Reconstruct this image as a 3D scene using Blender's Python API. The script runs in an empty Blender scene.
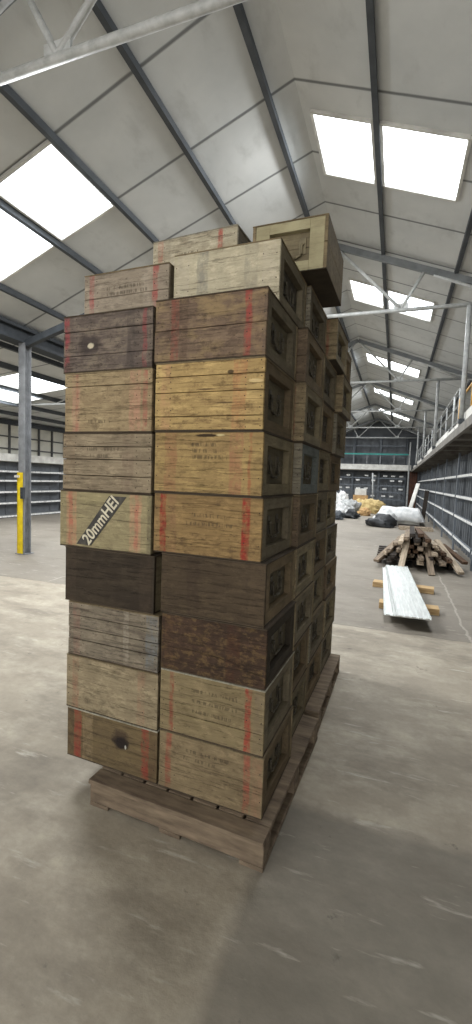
import bpy, bmesh, math, random
from mathutils import Vector, Matrix, Euler, noise as mnoise
random.seed(7)
S = bpy.context.scene
COL = S.collection
PI = math.pi

# ------------------------------------------------------------------ colour helpers
def lin(c):
    return tuple(((v / 255.0) / 12.92 if v / 255.0 <= 0.04045 else ((v / 255.0 + 0.055) / 1.055) ** 2.4) for v in c) + (1.0,)

class G:
    """small node-graph writer"""
    def __init__(s, name, rough=0.8, spec=0.3, metal=0.0):
        s.m = bpy.data.materials.new(name); s.m.use_nodes = True
        s.t = s.m.node_tree; s.n = s.t.nodes; s.l = s.t.links
        s.b = s.n['Principled BSDF']
        s.b.inputs['Roughness'].default_value = rough
        s.b.inputs['Specular IOR Level'].default_value = spec
        s.b.inputs['Metallic'].default_value = metal
        tc = s.n.new('ShaderNodeTexCoord'); s.raw = tc.outputs['Object']
        s.co = s.raw; s._xyz = None
    def put(s, v, sock):
        if isinstance(v, bpy.types.NodeSocket): s.l.new(v, sock)
        else: sock.default_value = v
    def jitter(s):
        oi = s.n.new('ShaderNodeObjectInfo')
        k = s.math('MULTIPLY', oi.outputs['Random'], 37.0)
        va = s.n.new('ShaderNodeVectorMath'); va.operation = 'ADD'
        s.l.new(s.raw, va.inputs[0]); s.l.new(k, va.inputs[1]); s.co = va.outputs[0]
        return oi.outputs['Random']
    def math(s, op, a, b=0.0, c=0.0, clamp=False):
        n = s.n.new('ShaderNodeMath'); n.operation = op; n.use_clamp = clamp
        s.put(a, n.inputs[0]); s.put(b, n.inputs[1]); s.put(c, n.inputs[2]); return n.outputs[0]
    def axis(s, i):
        if s._xyz is None:
            n = s.n.new('ShaderNodeSeparateXYZ'); s.l.new(s.raw, n.inputs[0]); s._xyz = n
        return s._xyz.outputs[i]
    def noise(s, scale, detail=4.0, stretch=(1, 1, 1), rough=0.6, off=0.0, dist=0.0):
        mp = s.n.new('ShaderNodeMapping'); s.l.new(s.co, mp.inputs[0])
        mp.inputs['Scale'].default_value = stretch; mp.inputs['Location'].default_value = (off, off * 1.7, off * .6)
        n = s.n.new('ShaderNodeTexNoise'); s.l.new(mp.outputs[0], n.inputs['Vector'])
        n.inputs['Scale'].default_value = scale; n.inputs['Detail'].default_value = detail
        n.inputs['Roughness'].default_value = rough; n.inputs['Distortion'].default_value = dist
        return n.outputs['Fac']
    def ramp(s, f, lo, hi, a=0.0, b=1.0):
        n = s.n.new('ShaderNodeMapRange'); n.clamp = True
        s.put(f, n.inputs['Value']); n.inputs['From Min'].default_value = lo; n.inputs['From Max'].default_value = hi
        n.inputs['To Min'].default_value = a; n.inputs['To Max'].default_value = b; return n.outputs[0]
    def mix(s, f, a, b, mode='MIX'):
        n = s.n.new('ShaderNodeMix'); n.data_type = 'RGBA'; n.blend_type = mode
        s.put(f, n.inputs[0]); s.put(a, n.inputs[6]); s.put(b, n.inputs[7]); return n.outputs[2]
    def band(s, v, c, w, soft=0.004):
        d = s.math('ABSOLUTE', s.math('SUBTRACT', v, c))
        return s.ramp(d, w + soft, max(w - soft, 0), 0, 1)
    def mul(s, a, b): return s.math('MULTIPLY', a, b)
    def done(s, col, bump=None, strength=0.3, dist=0.01, rough=None):
        s.put(col, s.b.inputs['Base Color'])
        if rough is not None: s.put(rough, s.b.inputs['Roughness'])
        if bump is not None:
            n = s.n.new('ShaderNodeBump'); n.inputs['Strength'].default_value = strength
            n.inputs['Distance'].default_value = dist; s.l.new(bump, n.inputs['Height']); s.l.new(n.outputs[0], s.b.inputs['Normal'])
        return s.m

def simple(name, c1, c2=None, scale=6, rough=0.7, metal=0.0, spec=0.3, stretch=(1, 1, 1), lo=.35, hi=.65, bump=0.0):
    g = G(name, rough, spec, metal); g.jitter()
    c2 = c2 or tuple(v * .8 for v in c1)
    f = g.noise(scale, 5, stretch)
    return g.done(g.mix(g.ramp(f, lo, hi), lin(c1), lin(c2)), f if bump else None, bump)

def emissive(name, c, st):
    g = G(name, .4)
    g.b.inputs['Base Color'].default_value = lin(c)
    g.b.inputs['Emission Color'].default_value = lin(c); g.b.inputs['Emission Strength'].default_value = st
    return g.m

# ------------------------------------------------------------------ mesh helpers
class MB:
    def __init__(s): s.b = bmesh.new()
    def box(s, x0, x1, y0, y1, z0, z1, mat=0, M=None):
        vs = [s.b.verts.new(M @ Vector(p) if M else p) for p in
              ((x0, y0, z0), (x1, y0, z0), (x1, y1, z0), (x0, y1, z0), (x0, y0, z1), (x1, y0, z1), (x1, y1, z1), (x0, y1, z1))]
        for q in ((0, 3, 2, 1), (4, 5, 6, 7), (0, 1, 5, 4), (1, 2, 6, 5), (2, 3, 7, 6), (3, 0, 4, 7)):
            f = s.b.faces.new([vs[i] for i in q]); f.material_index = mat
        return s
    def tube(s, p0, p1, r, n=10, r1=None, mat=0):
        p0 = Vector(p0); p1 = Vector(p1); d = p1 - p0
        if d.length < 1e-6: return s
        q = d.to_track_quat('Z', 'Y').to_matrix(); r1 = r if r1 is None else r1
        A = []; B = []
        for i in range(n):
            a = 2 * PI * i / n; v = Vector((math.cos(a), math.sin(a), 0))
            A.append(s.b.verts.new(p0 + q @ (v * r))); B.append(s.b.verts.new(p1 + q @ (v * r1)))
        for i in range(n):
            f = s.b.faces.new((A[i], A[(i + 1) % n], B[(i + 1) % n], B[i])); f.material_index = mat; f.smooth = n > 6
        s.b.faces.new(A[::-1]).material_index = mat; s.b.faces.new(B).material_index = mat
        return s
    def bar(s, p0, p1, w, h, mat=0):
        """rectangular bar from p0 to p1, w sideways, h upward"""
        p0 = Vector(p0); p1 = Vector(p1); d = (p1 - p0); L = d.length; d.normalize()
        up = Vector((0, 0, 1)) if abs(d.z) < .98 else Vector((0, 1, 0))
        sx = d.cross(up).normalized(); uz = sx.cross(d).normalized()
        M = Matrix((( d.x, sx.x, uz.x, p0.x), (d.y, sx.y, uz.y, p0.y), (d.z, sx.z, uz.z, p0.z), (0, 0, 0, 1)))
        return s.box(0, L, -w / 2, w / 2, -h / 2, h / 2, mat, M)
    def quad(s, pts, mat=0):
        f = s.b.faces.new([s.b.verts.new(p) for p in pts]); f.material_index = mat; return s
    def build(s, name, mats, parent=None, bevel=0.0, loc=None):
        me = bpy.data.meshes.new(name); 
        bmesh.ops.recalc_face_normals(s.b, faces=s.b.faces[:])
        s.b.to_mesh(me); s.b.free()
        for m in (mats if isinstance(mats, (list, tuple)) else [mats]): me.materials.append(m)
        o = bpy.data.objects.new(name, me); COL.objects.link(o)
        if parent: o.parent = parent
        if loc: o.location = loc
        if bevel:
            b = o.modifiers.new('bevel', 'BEVEL'); b.width = bevel; b.segments = 2; b.limit_method = 'ANGLE'
        return o

def empty(name, loc=(0, 0, 0), rz=0.0):
    o = bpy.data.objects.new(name, None); COL.objects.link(o)
    o.location = loc; o.rotation_euler = (0, 0, rz); o.empty_display_size = .1; return o
def tag(o, label, cat, group=None, kind=None):
    o['label'] = label; o['category'] = cat
    if group: o['group'] = group
    if kind: o['kind'] = kind
    return o
def struct(o, label=None):
    o['kind'] = 'structure'
    if label: o['label'] = label
    return o
def copy_tree(o, parent=None):
    c = o.copy(); COL.objects.link(c); c.parent = parent
    for ch in o.children: copy_tree(ch, c)
    return c

# ------------------------------------------------------------------ general materials
M = {}
M['dark_steel'] = simple('dark_steel_paint', (62, 66, 70), (50, 54, 58), 8, .55)
M['rafter'] = simple('rafter_grey_steel', (132, 136, 138), (112, 116, 118), 4, .6)
M['purlin'] = simple('purlin_grey_steel', (78, 82, 86), (64, 68, 72), 4, .6)
M['tube'] = simple('pale_tube_steel', (190, 192, 190), (160, 162, 160), 12, .45, spec=.5)
M['post'] = simple('post_grey', (170, 172, 170), (140, 142, 141), 10, .5)
M['column'] = simple('column_grey', (128, 130, 132), (104, 106, 108), 7, .55)
M['yellow'] = simple('safety_yellow', (232, 206, 36), (205, 175, 30), 9, .5)
M['ochre'] = simple('ochre_rail_paint', (196, 150, 52), (165, 122, 44), 9, .5)
M['rack'] = simple('rack_blue_grey', (112, 118, 124), (94, 100, 107), 7, .55)
M['rackback'] = simple('rack_liner_dark', (124, 128, 132), (104, 108, 112), 3, .7)
M['label'] = simple('label_strip_white', (222, 222, 218), (150, 150, 150), 5, .5, stretch=(3, 3, 3), lo=.5, hi=.68)
M['white'] = simple('white_board', (218, 217, 210), (186, 184, 178), 3, .6)
M['teal'] = simple('teal_rail_paint', (60, 150, 140), (50, 128, 122), 6, .5)
M['rust'] = simple('rust_brown_board', (92, 62, 48), (66, 46, 38), 4, .8)
M['sheetwall'] = simple('cream_cladding', (206, 203, 190), (182, 180, 170), 1.5, .7)
M['grid'] = simple('glazing_bar_dark', (84, 84, 82), (64, 64, 64), 5, .6)
M['galv'] = simple('galvanised_sheet', (214, 217, 214), (190, 194, 192), 8, .42, .25, .5, (6, .6, 1))
M['pine'] = simple('fresh_pine', (196, 168, 124), (168, 138, 98), 7, .8, stretch=(1, 8, 8))
M['plastic_white'] = simple('white_sheeting', (222, 222, 220), (186, 188, 188), 6, .45, spec=.5)
M['black'] = simple('black_sheeting', (36, 37, 39), (58, 60, 62), 5, .5)
M['cardboard'] = simple('cardboard_tan', (186, 152, 106), (160, 128, 88), 6, .85)
M['tarp'] = simple('tan_tarpaulin', (204, 182, 128), (160, 136, 88), 7, .7)
M['pane'] = emissive('skylight_pane_daylit', (240, 248, 255), 5.0)
M['oldgrey'] = simple('weathered_timber_grey', (150, 134, 116), (104, 92, 78), 5, .85, stretch=(6, .8, 6))
M['oldbrown'] = simple('weathered_timber_brown', (104, 80, 60), (66, 52, 42), 5, .85, stretch=(6, .8, 6))
M['oldpale'] = simple('weathered_timber_pale', (196, 180, 158), (142, 128, 110), 5, .85, stretch=(6, .8, 6))
M['olddark'] = simple('weathered_timber_dark', (62, 54, 48), (42, 38, 34), 5, .85, stretch=(6, .8, 6))
M['pallet'] = simple('pallet_timber', (140, 124, 104), (88, 76, 64), 6, .9, stretch=(1, 5, 5), lo=.3, hi=.7)
M['nail'] = simple('rusty_nail', (62, 48, 40), (44, 36, 32), 20, .6)
M['handle_olive'] = simple('handle_olive_painted', (132, 122, 96), (104, 96, 76), 20, .6)
M['handle'] = simple('handle_dark_metal', (96, 90, 76), (66, 61, 52), 20, .55, .3)
M['stencil'] = simple('stencil_paint_cream', (214, 208, 186), (196, 188, 164), 40, .8)
M['bandpaint'] = simple('band_paint_charcoal', (64, 62, 60), (92, 88, 80), 26, .85, lo=.45, hi=.75)

# floor: concrete slabs with dust, scuffs and marks
def floor_mat():
    g = G('concrete_floor', .72, .35)
    x, y = g.axis(0), g.axis(1)
    big = g.noise(.55, 6, rough=.6); mid = g.noise(2.6, 8, (1, 1.6, 1), rough=.65, off=3); fine = g.noise(22, 6, rough=.7, off=8)
    wob = g.math('MULTIPLY', g.math('SUBTRACT', g.noise(3, 3, off=5), .5), .12)
    yy = g.math('ADD', y, wob)
    far = g.ramp(yy, 4.66, 4.74)
    near = g.mul(g.ramp(yy, 1.98, 1.90), g.ramp(x, -.45, -.40))
    c = g.mix(g.ramp(big, .3, .7), lin((170, 160, 142)), lin((144, 135, 120)))
    c = g.mix(g.mul(g.ramp(mid, .44, .66), .75), c, lin((188, 179, 161)))
    cf = g.mix(g.ramp(big, .3, .7), lin((144, 137, 125)), lin((122, 115, 105)))
    c = g.mix(far, c, cf)
    c = g.mix(near, c, g.mix(g.ramp(mid, .4, .65), lin((124, 118, 106)), lin((144, 137, 124))))
    c = g.mix(g.mul(g.ramp(g.noise(1.3, 7, (1, 2.2, 1), rough=.7, off=11), .50, .66), .6), c, lin((112, 104, 92)))
    c = g.mix(g.mul(g.ramp(g.noise(5, 8, (1, 1, 1), rough=.75, off=17), .62, .70), .75), c, lin((76, 70, 62)))
    c = g.mix(g.mul(g.ramp(g.noise(7, 6, (.5, 3, 1), off=23), .62, .74), .5), c, lin((224, 218, 204)))
    c = g.mix(g.ramp(fine, .3, .75, .0, .35), c, lin((112, 106, 96)))
    # slab joints
    for j, w in ((4.7, .010), (10.6, .02), (16.5, .02)):
        c = g.mix(g.mul(g.band(yy, j, w), .65), c, lin((96, 90, 82)))
    for j in (-4.4, .78 + 0.0):
        c = g.mix(g.mul(g.mul(g.band(g.math('ADD', x, wob), j, .012), .4), g.ramp(y, 4.6, 4.8)), c, lin((188, 182, 170)))
    return g.done(c, g.math('ADD', mid, g.mul(fine, .4)), .25, .02)
M['floor'] = floor_mat()

# underside of roof sheets with batten joints
def roof_mat(off):
    g = G('roof_lining_board', .85, .2)
    y = g.axis(1)
    c = g.mix(g.ramp(g.noise(.9, 5), .3, .7), lin((204, 205, 202)), lin((184, 186, 184)))
    c = g.mix(g.mul(g.ramp(g.noise(3.5, 7, (1, .5, 1), off=4), .55, .75), .4), c, lin((146, 146, 142)))
    f = g.math('FRACT', g.math('DIVIDE', g.math('SUBTRACT', y, off - 11.2), 1.12))
    ln = g.band(f, .5, .016, .008)
    c = g.mix(g.mul(ln, .8), c, lin((84, 86, 86)))
    return g.done(c, g.math('SUBTRACT', 1.0, ln), .4, .02)
M['roof'] = roof_mat(5.05 + .56)

# ------------------------------------------------------------------ structure
XL, XR, XV, XRG = -11.7, 3.75, -6.3, -1.316
Y0, Y1 = -5.0, 33.0
def zr(X):
    if X < XV: return 4.45 + .115 * X
    return 6.4 + .38 * X if X < XRG else 5.4 - .38 * X

fl = MB(); fl.box(XL - .3, XR + .3, Y0, Y1 + .3, -.12, 0); struct(fl.build('floor', M['floor']), 'dusty pale concrete warehouse floor')

sky = []   # skylight rectangles (x0,x1,y0,y1)
for y in (3.95, 9.55, 15.15, 20.75, 26.35, -1.65): sky += [(-5.62, -4.63, y, y + 1.14), (-4.51, -3.66, y, y + 1.14)]
for y in (5.45, 9.95, 15.55, 21.1, 26.7): sky += [(-1.2, -.5, y, y + 1.1), (-.4, .52, y, y + 1.1)]
lean = [(-9.75, -8.75, 7.8, 9.35), (-8.6, -7.55, 7.35, 8.9), (-9.75, -8.75, 14.4, 15.9), (-8.6, -7.55, 13.9, 15.4)]
def roof(x0, x1, rects, name):
    xs = sorted({x0, x1} | {v for r in rects for v in r[:2]}); ys = sorted({Y0, Y1 + .2} | {v for r in rects for v in r[2:]})
    mb = MB()
    for i in range(len(xs) - 1):
        for j in range(len(ys) - 1):
            cx, cy = (xs[i] + xs[i + 1]) / 2, (ys[j] + ys[j + 1]) / 2
            if any(r[0] < cx < r[1] and r[2] < cy < r[3] for r in rects): continue
            a, b, c, d = xs[i], xs[i + 1], ys[j], ys[j + 1]
            s = 1e-4
            za, zb = zr(a + s), zr(b - s)
            vs = [mb.b.verts.new(p) for p in ((a, c, za), (b, c, zb), (b, d, zb), (a, d, za), (a, c, za + .06), (b, c, zb + .06), (b, d, zb + .06), (a, d, za + .06))]
            for q in ((0, 3, 2, 1), (4, 5, 6, 7), (0, 1, 5, 4), (1, 2, 6, 5), (2, 3, 7, 6), (3, 0, 4, 7)): mb.b.faces.new([vs[k] for k in q])
    return struct(mb.build(name, M['roof']), 'grey lined underside of the pitched roof')
roof(XV, XRG, [r for r in sky if r[0] < XRG], 'ceiling')
roof(XRG, XR, [r for r in sky if r[0] >= XRG], 'ceiling')
roof(XL, XV, lean, 'ceiling')
n = 1
for r in sky + lean:
    w = MB(); a, b, c, d = r; s = 1e-4; za, zb = zr(a + s) + .03, zr(b - s) + .03
    w.quad([(a, c, za), (b, c, zb), (b, d, zb), (a, d, za)])
    o = struct(w.build('window_%d' % n, M['pane']), 'bright rooflight pane')
    fr = MB()
    for (p, q) in (((a, c, za - .04), (b, c, zb - .04)), ((a, d, za - .04), (b, d, zb - .04)), ((a, c, za - .04), (a, d, za - .04)), ((b, c, zb - .04), (b, d, zb - .04))):
        fr.bar(p, q, .035, .05)
    fr.build('window_frame', M['white'], o)
    n += 1

wl = MB(); wl.box(XL - .1, XL, Y0, Y1, 0, zr(XL) + .02); struct(wl.build('wall_left', M['sheetwall']), 'pale clad left wall above the shelving')
wr = MB(); wr.box(XR, XR + .1, Y0, Y1, 0, zr(XR) + .02); struct(wr.build('wall_right', M['rackback']), 'dark wall behind the mezzanine')
wf = MB(); wf.box(XL, XR, Y1, Y1 + .1, 0, 3.1)
wf.build('wall_back', simple('end_wall_grey', (112, 116, 120), (92, 96, 100), 1.2, .8)); o = bpy.data.objects['wall_back']
me = bmesh.new(); me.from_mesh(o.data)
vs = [me.verts.new(p) for p in ((XL, Y1, 3.1), (XR, Y1, 3.1), (XR, Y1, zr(XR)), (XRG, Y1, zr(XRG)), (XV, Y1, zr(XV + .001)), (XV, Y1, zr(XV - .001)), (XL, Y1, zr(XL)))]
me.faces.new(vs); me.to_mesh(o.data); me.free(); struct(o, 'far grey end wall of the warehouse')

# purlins and the valley beam run the length of the roof
k = 1
for X in (-5.68, -4.57, -3.6, -2.58, -1.6, -.45, .74, 1.9, 3.05):
    b = MB(); z = zr(X) - .045
    b.box(X - .03, X + .03, Y0, Y1, z - .04, z + .04)
    struct(b.build('trim_%d' % k, M['purlin']), 'dark purlin running the length of the roof'); k += 1
for X in (-7.4, -8.68, -9.8, -10.8):
    b = MB(); z = zr(X) - .05
    b.box(X - .04, X + .04, Y0, Y1, z - .05, z + .05)
    struct(b.build('trim_%d' % k, M['purlin']), 'purlin under the low side roof'); k += 1
b = MB(); b.box(XV - .16, XV + .12, Y0, Y1, 3.7, 3.76); b.box(XV - .03, XV + .03, Y0, Y1, 3.76, 3.92); b.box(XV - .16, XV + .12, Y0, Y1, 3.92, 3.98)
b.box(XV - .3, XV - .22, Y0, Y1, 3.62, 3.72)
struct(b.build('trim_%d' % k, M['dark_steel']), 'dark valley beam carried by the column row'); k += 1
b = MB(); b.box(XL + .01, XL + .12, Y0, Y1, 2.93, 3.08); struct(b.build('trim_%d' % k, M['dark_steel']), 'eaves rail of the left wall'); k += 1

# left wall glazing-bar grid and white band above shelving
b = MB()
y = -4.6
while y < Y1:
    b.box(XL + .001, XL + .05, y - .03, y + .03, 2.0, 2.93); y += .62
for z in (2.18, 2.56): b.box(XL + .001, XL + .04, Y0, Y1, z - .02, z + .02)
struct(b.build('trim_%d' % k, M['grid']), 'dark bars dividing the pale left wall'); k += 1
b = MB(); b.box(-11.35, -11.25, Y0, Y1, 1.77, 2.0); b.box(XL, -11.35, Y0, Y1, 1.9, 1.96)
struct(b.build('trim_%d' % k, M['white']), 'white fascia board over the left shelving'); k += 1

# mezzanine on the right: edge beam, deck, underside joists
ME = .92
b = MB(); b.box(ME, ME + .06, 3.2, 31.4, 2.36, 2.5); b.box(ME + .06, XR, 3.2, 31.4, 2.46, 2.5)
y = 3.4
while y < 31.3:
    b.box(ME + .06, XR, y - .03, y + .03, 2.37, 2.46); y += 1.4
b.box(XL + 1.2, XR, 31.4, 31.5, 2.38, 2.5); b.box(XL + 1.2, XR, 31.5, 32.95, 2.44, 2.5)
mz = simple('mezzanine_edge_grey', (118, 114, 106), (92, 88, 82), 5, .7)
struct(b.build('trim_%d' % k, mz), 'grey edge and deck of the mezzanine'); k += 1
b = MB(); b.box(-8.0, ME - .02, 31.36, 31.39, 2.44, 2.8)
y = -8.0
struct(b.build('trim_%d' % k, M['white']), 'white fascia of the far mezzanine'); k += 1
# corner post under the far mezzanine
b = MB(); b.box(.72, .80, 31.25, 31.34, 0, 4.3); struct(b.build('trim_%d' % k, M['post']), 'pale corner post at the far end'); k += 1
b = MB()
for i in range(4): b.box(.84 + i * .12, .84 + i * .12 + .115, 31.5 - .02 * (i % 2), 31.54 - .02 * (i % 2), 0.0, 2.36)
struct(b.build('door_1', M['rust']), 'rust brown boarded door under the mezzanine corner')

# ------------------------------------------------------------------ roof trusses (rafter + pale tube bracing)
def truss(Y, label):
    t = empty('roof_truss', (XRG, Y, 4.53)); z0 = 4.53
    tag(t, label, 'truss', 'pale tube roof trusses')
    def P(x, z): return Vector((x - XRG, 0, z - z0))
    b = MB()
    for (a, c) in ((XV + .1, XRG), (XRG, XR - .02)):
        b.bar(P(a, zr(a + .001) - .13), P(c, zr(c) - .13), .07, .10)
    b.build('rafter', M['rafter'], t)
    MB().tube(P(-5.0, 4.53), P(2.1, 4.53), .035).build('bottom_chord', M['tube'], t)
    for nx, ends in ((-.1, (-1.25, .24)), (-2.53, (-1.38, -2.87)), (-4.3, (-2.95, -4.7)), (1.55, (.4, 2.0))):
        for e in ends:
            MB().tube(P(nx, 4.55), P(e, zr(e) - .17), .028).build('bracing_tube', M['tube'], t)
        MB().box(nx - XRG - .12, nx - XRG + .12, -.012, .012, -.03, .12).build('gusset_plate', M['tube'], t)
    return t
tl = ['pale tube roof truss almost overhead, beyond the top of the crate stack',
      'nearest pale tube roof truss right of the crate stack, its brace crossing a rooflight',
      'second pale tube roof truss seen right of the crate stack',
      'third pale tube roof truss seen right of the crate stack',
      'fourth pale tube roof truss seen right of the crate stack',
      'last pale tube roof truss, just in front of the far wall']
for i, Y in enumerate((2.8, 8.4, 14.0, 19.6, 25.2, 30.8)): truss(Y, tl[i])

# side bay chord tubes
for i, Y in enumerate((9.6, 16.2)):
    t = empty('side_bay_truss', (-9.0, Y, 3.30)); tag(t, ('thin white tube truss under the low side roof left of the steel column', 'farther thin tube truss under the low side roof, low beside the crate stack')[i], 'truss', 'side bay trusses')
    MB().tube((-2.6, 0, 0), (2.7, 0, 0.0), .022).build('bottom_chord', M['tube'], t)
    for a, c in ((.3, -.35), (.3, .75), (-1.5, -2.0), (-1.5, -1.0), (1.8, 1.3), (1.8, 2.3)):
        MB().tube((a, 0, 0), (c, 0, zr(c - 9.0) - 3.30 - .06), .018).build('bracing_tube', M['tube'], t)

# ------------------------------------------------------------------ steel columns on the left
def column(Y, label):
    c = empty('steel_column', (XV + .07, Y, 0)); tag(c, label, 'column', 'steel columns of the valley row')
    b = MB(); w, d = .07, .075
    b.box(-w, w, -d, -d + .014, .012, 3.7); b.box(-w, w, d - .014, d, .012, 3.7); b.box(-.006, .006, -d + .014, d - .014, .012, 3.7)
    b.build('shaft', M['column'], c)
    MB().box(-.11, .11, -.11, .11, 0, .012).build('base_plate', M['column'], c)
    g = MB(); g.box(-.078, .035, -.09, -.0765, .014, 1.46); g.box(-.086, -.0715, -.09, .06, .014, 1.46)
    g.build('corner_guard', M['yellow'], c)
    MB().box(-.12, -.03, -.12, -.0905, 1.37, 1.41).build('guard_bracket', M['white'], c)
    MB().box(.02, .085, -.125, -.0765, 1.0, 1.2).box(.035, .07, -.14, -.125, 1.05, 1.12).build('switch_box', M['dark_steel'], c)
    MB().bar((.05, 0, 3.70), (2.0, 0, 4.24), .1, .11).build('rafter_stub', M['dark_steel'], c)
    return c
column(6.15, 'grey steel column with a yellow corner guard, standing left of the crate stack')

# ------------------------------------------------------------------ racking: right, left and far
def rack(name, label, loc, rz, L, D, H, shelves, cat='rack', group=None, back=True, labels=True, deck=False, mat='rack', post=.06, rib=.32):
    t = empty(name, loc, rz); tag(t, label, cat, group)
    for x in (0, L):
        b = MB(); b.box(x - post / 2 if x else 0.0, x + post / 2 if not x else L, .012, .05, 0, H); b.box(x - post / 2 if x else 0.0, x + post / 2 if not x else L, D - .05, D, 0, H)
        for z in (.3, H * .5, H - .2): b.box(x - .012 if x else 0.003, x + .012 if not x else L - .003, .05, D - .05, z, z + .03)
        b.build('upright', M[mat], t)
    if back:
        b = MB(); b.box(post, L - post, D - .02, D - .005, .02, H)
        x = post + rib / 2
        while x < L - post:
            b.box(x - .02, x + .02, D - .12 if not deck else D - .05, D - .02, .02, H - .02); x += rib
        b.build('back_panel', M['rackback'], t)
    for z in shelves:
        b = MB(); b.box(post, L - post, .002, .04, z - .045, z + .025)
        if deck: b.box(post, L - post, .04, D - .06, z, z + .02)
        s = b.build('shelf_beam', M[mat], t)
        if labels: MB().box(post + .02, L - post - .02, -.004, .001, z - .035, z + .015).build('label_strip', M['label'], s)
    return t
ords = ['nearest', 'second', 'third', 'fourth', 'fifth', 'sixth', 'seventh', 'eighth', 'ninth', 'tenth']
# right: faces -X. local x -> world +Y? rotate so front (local -y) faces world -X
i = 0; y = 6.1
while y < 30.5 and i < 9:
    L = 2.74
    # rotation -90deg: local x -> -Y ; local y -> +X ; so origin at the far end
    rack('storage_rack', 'dark grey rack with white label strips under the right mezzanine, %s one from the camera' % ords[i], (1.35, y + L, 0), -PI / 2, L, .30, 2.3, (.35, .84, 1.29, 1.75), group='racks under the right mezzanine', post=.07)
    y += L + .02; i += 1
# left: front faces +X : rotate +90: local x -> +Y, local y -> -X
i = 0; y = 7.4
while i < 6:
    L = 1.9
    rack('shelving_bay', 'grey open shelving bay along the left wall, %s one from the camera' % ords[i], (-11.3, y, 0), PI / 2, L, .36, 1.74, (.06, .47, .82, 1.17, 1.46), cat='shelving', group='shelving along the left wall', deck=True, post=.05, mat='column' , rib=.9)
    y += L + .02; i += 1
# far: front faces -Y
i = 0; x = -4.6
while i < 3:
    L = 1.72
    t = rack('storage_rack', 'dark rack with rows of white labels at the far wall, %s from the right' % ['third', 'second', 'first'][i], (x, 32.0, 0), 0, L, .9, 2.3, (.45, .95, 1.4, 1.9), group='racks at the far wall', labels=False, mat='rack')
    for j, z in enumerate((.62, 1.12, 1.68, 2.0)):
        for q in range(3):
            xx = .22 + q * .52 + (.05 if j % 2 else 0)
            if (i + j + q) % 5 == 4: continue
            MB().box(xx, xx + .26, -.012, -.004, z, z + .10).bar((xx + .13, -.004, z + .05), (xx + .13, .9, z + .05), .02, .02).build('label_card', M['label'], t)
    u = rack('storage_rack', 'dark rack standing on the far mezzanine, %s from the right' % ['third', 'second', 'first'][i], (x, 32.0, 2.5), 0, L, .9, 2.35, (.3, .95, 1.6, 2.2), group='racks on the far mezzanine', labels=False, mat='rack', post=.10, rib=.6)
    x += L + .03; i += 1
# teal rail at the far mezzanine
t = empty('guard_rail', (-1.9, 31.45, 2.5)); tag(t, 'teal guard rail along the far mezzanine', 'railing')
MB().box(-2.7, 2.6, -.02, .02, .95, 1.05).build('top_rail', M['teal'], t)
for q in range(7): MB().box(-2.68 + q * .87, -2.62 + q * .87, -.02, .02, 0, .95).build('rail_post', M['column'], t)

# ------------------------------------------------------------------ right mezzanine edge: boards, tall posts, rails
y = 4.0; i = 0
bl = ['with a torn end', 'plain', 'scuffed']
while y < 30:
    L = 2.3
    z1 = 2.5 + (.20, .25, .17, .23)[i % 4]
    b = MB(); b.box(0, .025, 0, L - .03, 0, z1 - 2.5)
    for q in range(3): b.box(-.008, 0, .3 + q * .75, .34 + q * .75, .01, z1 - 2.52)
    o = b.build('kick_board', M['white'], None, loc=(ME + .10, y, 2.501))
    tag(o, 'white kick board along the mezzanine edge, %s one from the camera' % (ords + ['eleventh', 'twelfth'])[i], 'board', 'kick boards of the mezzanine'); y += L; i += 1
for i, Y in enumerate((8.4, 14.0, 19.6, 25.2)):
    t = empty('mezzanine_post', (ME + .045, Y - .12, 2.501)); tag(t, 'tall pale post on the mezzanine edge under a roof truss, %s from the camera' % ords[i], 'post', 'tall posts of the mezzanine edge')
    MB().tube((0, 0, 0), (0, 0, 1.97), .04).build('shaft', M['post'], t)
    MB().box(-.045, .045, -.05, .05, .05, .13).build('clamp', M['dark_steel'], t)
def railing(y0, y1, label, top, nmid, mat, name='handrail', posts=4, r=.016):
    t = empty(name, (ME + .20, y0, 2.5)); tag(t, label, 'railing', 'railing sections of the mezzanine')
    L = y1 - y0
    for q in range(posts):
        yy = .03 + (L - .06) * q / (posts - 1)
        MB().tube((0, yy, 0), (0, yy, top), r * 1.15).build('rail_post', M[mat], t)
    for z in [top] + [top * (m + 1) / (nmid + 1) for m in range(nmid)]:
        MB().tube((0, 0, z), (0, L, z), r).build('rail', M[mat], t)
railing(5.2, 9.95, 'ochre yellow handrail at the near end of the mezzanine', .75, 0, 'ochre', posts=4, r=.022)
railing(10.05, 10.95, 'grey tube railing of the mezzanine, just beyond the yellow handrail', 1.0, 2, 'post', posts=2)
railing(11.0, 15.4, 'grey tube railing of the mezzanine around the second tall post', 1.0, 2, 'post')
railing(15.5, 20.9, 'grey tube railing of the mezzanine around the third tall post', 1.0, 2, 'post')
railing(21.0, 30.5, 'far grey tube railing of the mezzanine near the end wall', 1.0, 2, 'post', posts=6)
# dark racks up on the mezzanine
i = 0; y = 9.0
while i < 6:
    rack('storage_rack', 'dark rack up on the right mezzanine behind the railing, %s from the camera' % ords[i], (2.3, y + 3.2, 2.5), -PI / 2, 3.2, .6, 1.5, (.35, .8, 1.25), group='racks on the right mezzanine', labels=False, post=.08, rib=.8)
    y += 3.3; i += 1

# ------------------------------------------------------------------ THE CRATE STACK
def ds(c, k=.15):
    m = sum(c) / 3
    return tuple(v + (m - v) * k for v in c)

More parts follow.
